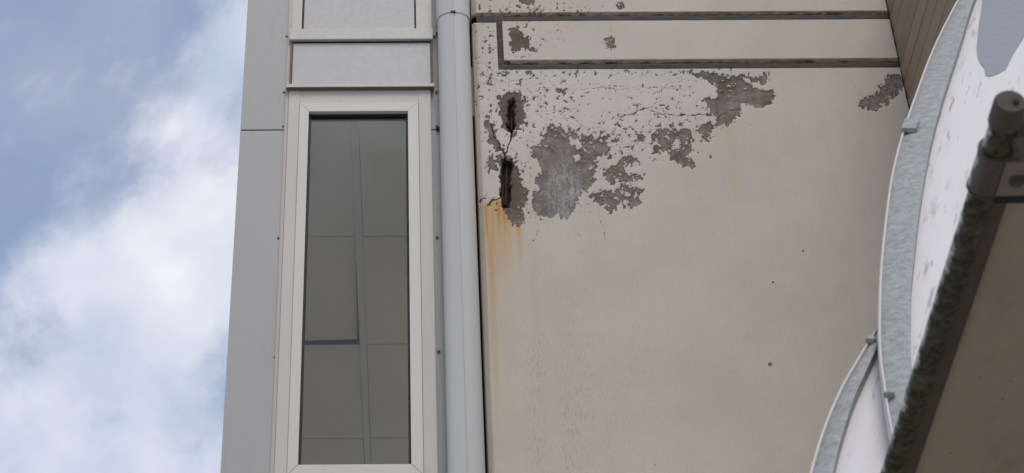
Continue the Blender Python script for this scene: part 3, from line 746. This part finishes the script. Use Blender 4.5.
# ------------------------------------------------------------------ scalloped white panels with galvanised edging
def resample(pts, n):
    P = [Vector(p) for p in pts]
    # Catmull-Rom then even spacing
    C = []
    for i in range(len(P) - 1):
        a, b, c, d = P[max(i - 1, 0)], P[i], P[i + 1], P[min(i + 2, len(P) - 1)]
        for k in range(12):
            t = k / 12
            C.append(0.5 * ((2 * b) + (c - a) * t + (2 * a - 5 * b + 4 * c - d) * t * t + (3 * b - a - 3 * c + d) * t ** 3))
    C.append(P[-1])
    s = [0]
    for a, b in zip(C[:-1], C[1:]): s.append(s[-1] + (b - a).length)
    out_ = []; j = 0
    for k in range(n):
        g = s[-1] * k / (n - 1)
        while j < len(s) - 2 and s[j + 1] < g: j += 1
        t = (g - s[j]) / max(1e-9, s[j + 1] - s[j]); out_.append(C[j].lerp(C[j + 1], t))
    return out_
PN = Vector((-0.12, -0.88, 0.46)).normalized()
def scallop(label, p0, outer, inner, far_px, clips, seed):
    root = thing('fascia_panel', (at_plane(*outer[-1], p0, PN).x, p0.y, 3.6), label, 'fascia panel', 'scalloped white fascia panels')
    n = 70
    O = resample([at_plane(x, y, p0, PN) for x, y in outer], n)
    I = resample([at_plane(x, y, p0, PN) for x, y in inner], n)
    # white sheet, 40 mm thick, from a little under the edging to the far side
    far = [at_plane(x, y, p0, PN) for x, y in far_px]
    b_ = bmesh.new()
    mid = [o_.lerp(i_, 0.25) - PN * 0.012 for o_, i_ in zip(O, I)]
    add_prism(b_, mid + far, -PN * 0.02)
    bmesh.ops.triangulate(b_, faces=[f for f in b_.faces if len(f.verts) > 4])
    # local frame so the streaks in the paint follow the sheet's fall
    off = origin_of(root)
    bmesh.ops.translate(b_, verts=b_.verts, vec=-off); bmesh.ops.recalc_face_normals(b_, faces=b_.faces)
    me = bpy.data.meshes.new('sheet')
    d = (at_plane(905, 330, p0, PN) - at_plane(965, 100, p0, PN)).normalized()
    q = d.cross(PN).normalized(); R = Matrix((q, d, PN))           # rows: across, along, out
    b_.transform(R.to_4x4()); b_.to_mesh(me); b_.free()
    sh = link('sheet', me, M['white'], root); sh.rotation_euler = R.transposed().to_euler()
    # edging: outer lip, flange, step down to the sheet
    b_ = bmesh.new(); rows_ = []
    for k in range(n):
        a = (I[k] - O[k]); wv = a.length; a = a.normalized() if wv > 1e-6 else Vector((1, 0, 0))
        wob = 0.0025 * math.sin(k * 0.9 + seed) + random.uniform(-1, 1) * 0.0008
        rows_.append([b_.verts.new(O[k] + a * u + PN * v) for u, v in ((0.004, -0.03), (0.004, 0.012), (wv * 0.35, 0.020 + wob), (wv * 0.75, 0.028 + wob), (wv, 0.026), (wv + 0.0005, -0.02))])
    for a, b in zip(rows_[:-1], rows_[1:]):
        for j in range(5): b_.faces.new((a[j], b[j], b[j + 1], a[j + 1]))
    ed_ = finish('edging', b_, M['galv'], root, True)
    b_ = bmesh.new(); rows_ = []
    for k in range(n):
        a = (I[k] - O[k]).normalized() if (I[k] - O[k]).length > 1e-6 else Vector((1, 0, 0))
        rows_.append([b_.verts.new(O[k] + a * u + PN * v) for u, v in ((-0.004, -0.03), (-0.005, 0.014), (0.0, 0.026), (0.006, 0.024), (0.008, 0.0125))])
    for a, b in zip(rows_[:-1], rows_[1:]):
        for j in range(4): b_.faces.new((a[j], b[j], b[j + 1], a[j + 1]))
    finish('lip', b_, M['lip'], ed_, True)
    for (c0, w_, l_) in clips:
        c = at_plane(*c0, p0, PN); k = min(range(n - 1), key=lambda i: (O[i] - c).length)
        t = (O[k + 1] - O[k - 1]).normalized(); a = PN.cross(t).normalized()
        if a.dot(I[k] - O[k]) < 0: a = -a
        b_ = bmesh.new(); pts = [O[k] + a * u + t * v + PN * 0.02 for u, v in ((-0.005, -l_), (w_, -l_), (w_, l_), (-0.005, l_))]
        add_prism(b_, pts, PN * 0.022)
        bmesh.ops.bevel(b_, geom=b_.edges[:], offset=0.003, segments=2, affect='EDGES')
        finish('joint_clip', b_, M['galv'], ed_)
    return root, sh
PP0 = at(940, 250, 5.75)
r1, sh1 = scallop('upper white curved panel edged with wide galvanised strip and grey patch', PP0,
    [(1010, -75), (985, -40), (960, 0), (934.5, 50), (915.4, 100), (902, 140), (892, 180), (886.3, 220), (881.5, 265), (879.6, 300), (879.4, 353), (884, 393), (890, 431), (900, 470)],
    [(1022, -75), (1000, -50), (975.7, 0), (960, 50), (944, 100), (933, 140), (925, 180), (919, 220), (914, 265), (911, 300), (910.7, 353), (914, 393), (920, 431), (930, 470)],
    [(960, 480), (1040, 380), (1130, 250), (1170, 0), (1130, -75)], [((908, 130), 0.055, 0.055), ((886, 403), 0.03, 0.006)], 0)
PP1 = PP0 - PN * 0.07
r2, sh2 = scallop('lower white curved panel behind the upper one, lower left with tapering metal edge', PP1,
    [(886, 322), (876.5, 335), (868, 348), (854, 371), (840, 396), (824, 434), (812, 473), (804, 510)],
    [(887.5, 326), (881, 341), (875.5, 357), (864, 383), (853.5, 407), (842.5, 442), (834.8, 473), (829, 510)],
    [(880, 530), (960, 500), (960, 380), (915, 326)], [((869, 347), 0.026, 0.012)], 3)
# grey patch on the upper panel
b_ = bmesh.new()
pt = zz((960, 0), 5.25, [(118, -140), (118, 0), (100, 130), (92, 210), (88, 260), (92, 300), (105, 335), (128, 365), (132, 395), (142, 412), (155, 413), (178, 398), (212, 388), (240, 368), (275, 300), (336, 200), (420, 60), (480, -140)])
add_prism(b_, resample([at_plane(x, y, PP0 - PN * 0.012, PN) for x, y in pt], 60), PN * 0.006)
bmesh.ops.triangulate(b_, faces=[f for f in b_.faces if len(f.verts) > 4])
finish('patch', b_, M['patch'], r1)['label'] = 'flat blue-grey patch with a drooping tip'

# ------------------------------------------------------------------ mossy canopy in the foreground
ZK = CAM.z + 2.9
c0 = at_z(1009, 107, ZK)
RT = 0.031
cp = thing('canopy', (c0.x, c0.y, ZK), 'brown flat canopy seen from below with mossy tube edge', 'canopy')
_d = at_z(892, 473, ZK) - c0; cp.rotation_euler.z = -math.atan2(_d.x, _d.y)
def moss_tube(name, p0, p1, r, parent, mat, nseg=160):
    d = (p1 - p0).normalized(); side = Vector((1, 0, 0)) if abs(d.x) < 0.9 else Vector((0, 1, 0)); up = Vector((0, 0, 1))
    b_ = bmesh.new(); seg = 28; rings = []; mv = []
    for k in range(nseg + 1):
        c = p0.lerp(p1, k / nseg); ring = []
        for j in range(seg):
            a = 2 * math.pi * j / seg; rr = r * (1 + random.uniform(-0.004, 0.004))
            ring.append(b_.verts.new(c + (side * math.cos(a) + up * math.sin(a)) * rr)); mv.append(0.88 + 0.62 * math.cos(a + math.radians(38)))
        rings.append(ring)
    for A_, B_ in zip(rings[:-1], rings[1:]):
        for j in range(seg): b_.faces.new((A_[j], A_[(j + 1) % seg], B_[(j + 1) % seg], B_[j]))
    b_.faces.new(rings[0]); b_.faces.new(rings[-1])
    o = finish(name, b_, mat, parent, True)
    at_ = o.data.attributes.new('moss', 'FLOAT', 'POINT'); at_.data.foreach_set('value', np.array(mv, np.float32))
    return o
YE = c0.y + 4.2
tube = moss_tube('edge_tube', c0 + Vector((0, 0.02, 0)), Vector((c0.x, YE, ZK)), RT, cp, M['moss'])
b_ = bmesh.new(); add_tube(b_, c0 + Vector((0, 0.05, 0)), c0 + Vector((0, -0.012, 0)), RT * 1.16, RT * 1.16, 32)
add_tube(b_, c0 + Vector((0, -0.012, 0)), c0 + Vector((0, -0.020, 0)), RT * 1.16, RT * 1.0, 32)
ec = finish('end_cap', b_, M['capm'], tube, True)
b_ = bmesh.new(); add_tube(b_, c0 + Vector((0.010, -0.018, -0.004)), c0 + Vector((0.010, -0.026, -0.004)), 0.008, 0.006, 12); finish('rivet', b_, M['rust'], tube, True)
# front cross tube, its dark colour painting in the shade of the crevice
ct = moss_tube('front_tube', c0 + Vector((0.03, 0.075, 0.012)), c0 + Vector((2.3, 0.075, 0.012)), RT * 0.95, cp, M['capm'], 60)
# clamp on the side tube with its plate and bolt
q0 = at_z(992, 150, ZK); q1 = at_z(981, 185, ZK)
cl_ = moss_tube('clamp', Vector((c0.x, q0.y, ZK)), Vector((c0.x, q1.y, ZK)), RT * 1.2, cp, M['clamp'], 6)
for yk in (q0.y - 0.004, q1.y + 0.002):
    b_ = bmesh.new(); add_tube(b_, Vector((c0.x, yk, ZK)), Vector((c0.x, yk + 0.005, ZK)), RT * 1.27, RT * 1.27, 36); finish('clamp_rim', b_, M['capm'], cl_, True)
b_ = bmesh.new(); add_box(b_, c0.x + RT * 0.6, c0.x + RT * 3.6, q0.y + 0.005, q1.y - 0.002, ZK - RT * 1.18, ZK - RT * 0.85, 0.003)
pl = finish('plate', b_, M['steel'], cl_)
b_ = bmesh.new(); bc = Vector((c0.x + RT * 1.85, (q0.y + q1.y) / 2 + 0.004, ZK - RT * 1.18)); add_tube(b_, bc, bc + Vector((0, 0, -0.012)), 0.013, 0.011, 6)
add_tube(b_, bc, bc + Vector((0, 0, -0.003)), 0.020, 0.020, 20); finish('bolt', b_, M['capm'], cl_)
# soffit board, with dark strips painting the shade beside tube and behind plate
box('soffit_board', M['board'], cp, c0.x + RT * 0.7, c0.x + 2.4, q1.y + 0.03, YE, ZK + 0.002, ZK + 0.022, 0.002)
box('edge_shade_strip', M['shade_strip'], cp, c0.x + RT * 0.5, c0.x + RT + 0.030, q1.y + 0.036, YE - 0.01, ZK - 0.014, ZK + 0.0015, 0.002)
box('front_shade_strip', M['void'], cp, c0.x + RT * 0.8, c0.x + 2.4, q1.y + 0.004, q1.y + 0.034, ZK - 0.030, ZK + 0.03, 0.002)
box('roof_sheet', M['galv'], cp, c0.x + RT * 0.9, c0.x + 2.4, c0.y + 0.06, YE, ZK + 0.040, ZK + 0.055, 0.002)

SC.render.engine = 'CYCLES'
SC.cycles.max_bounces = 8
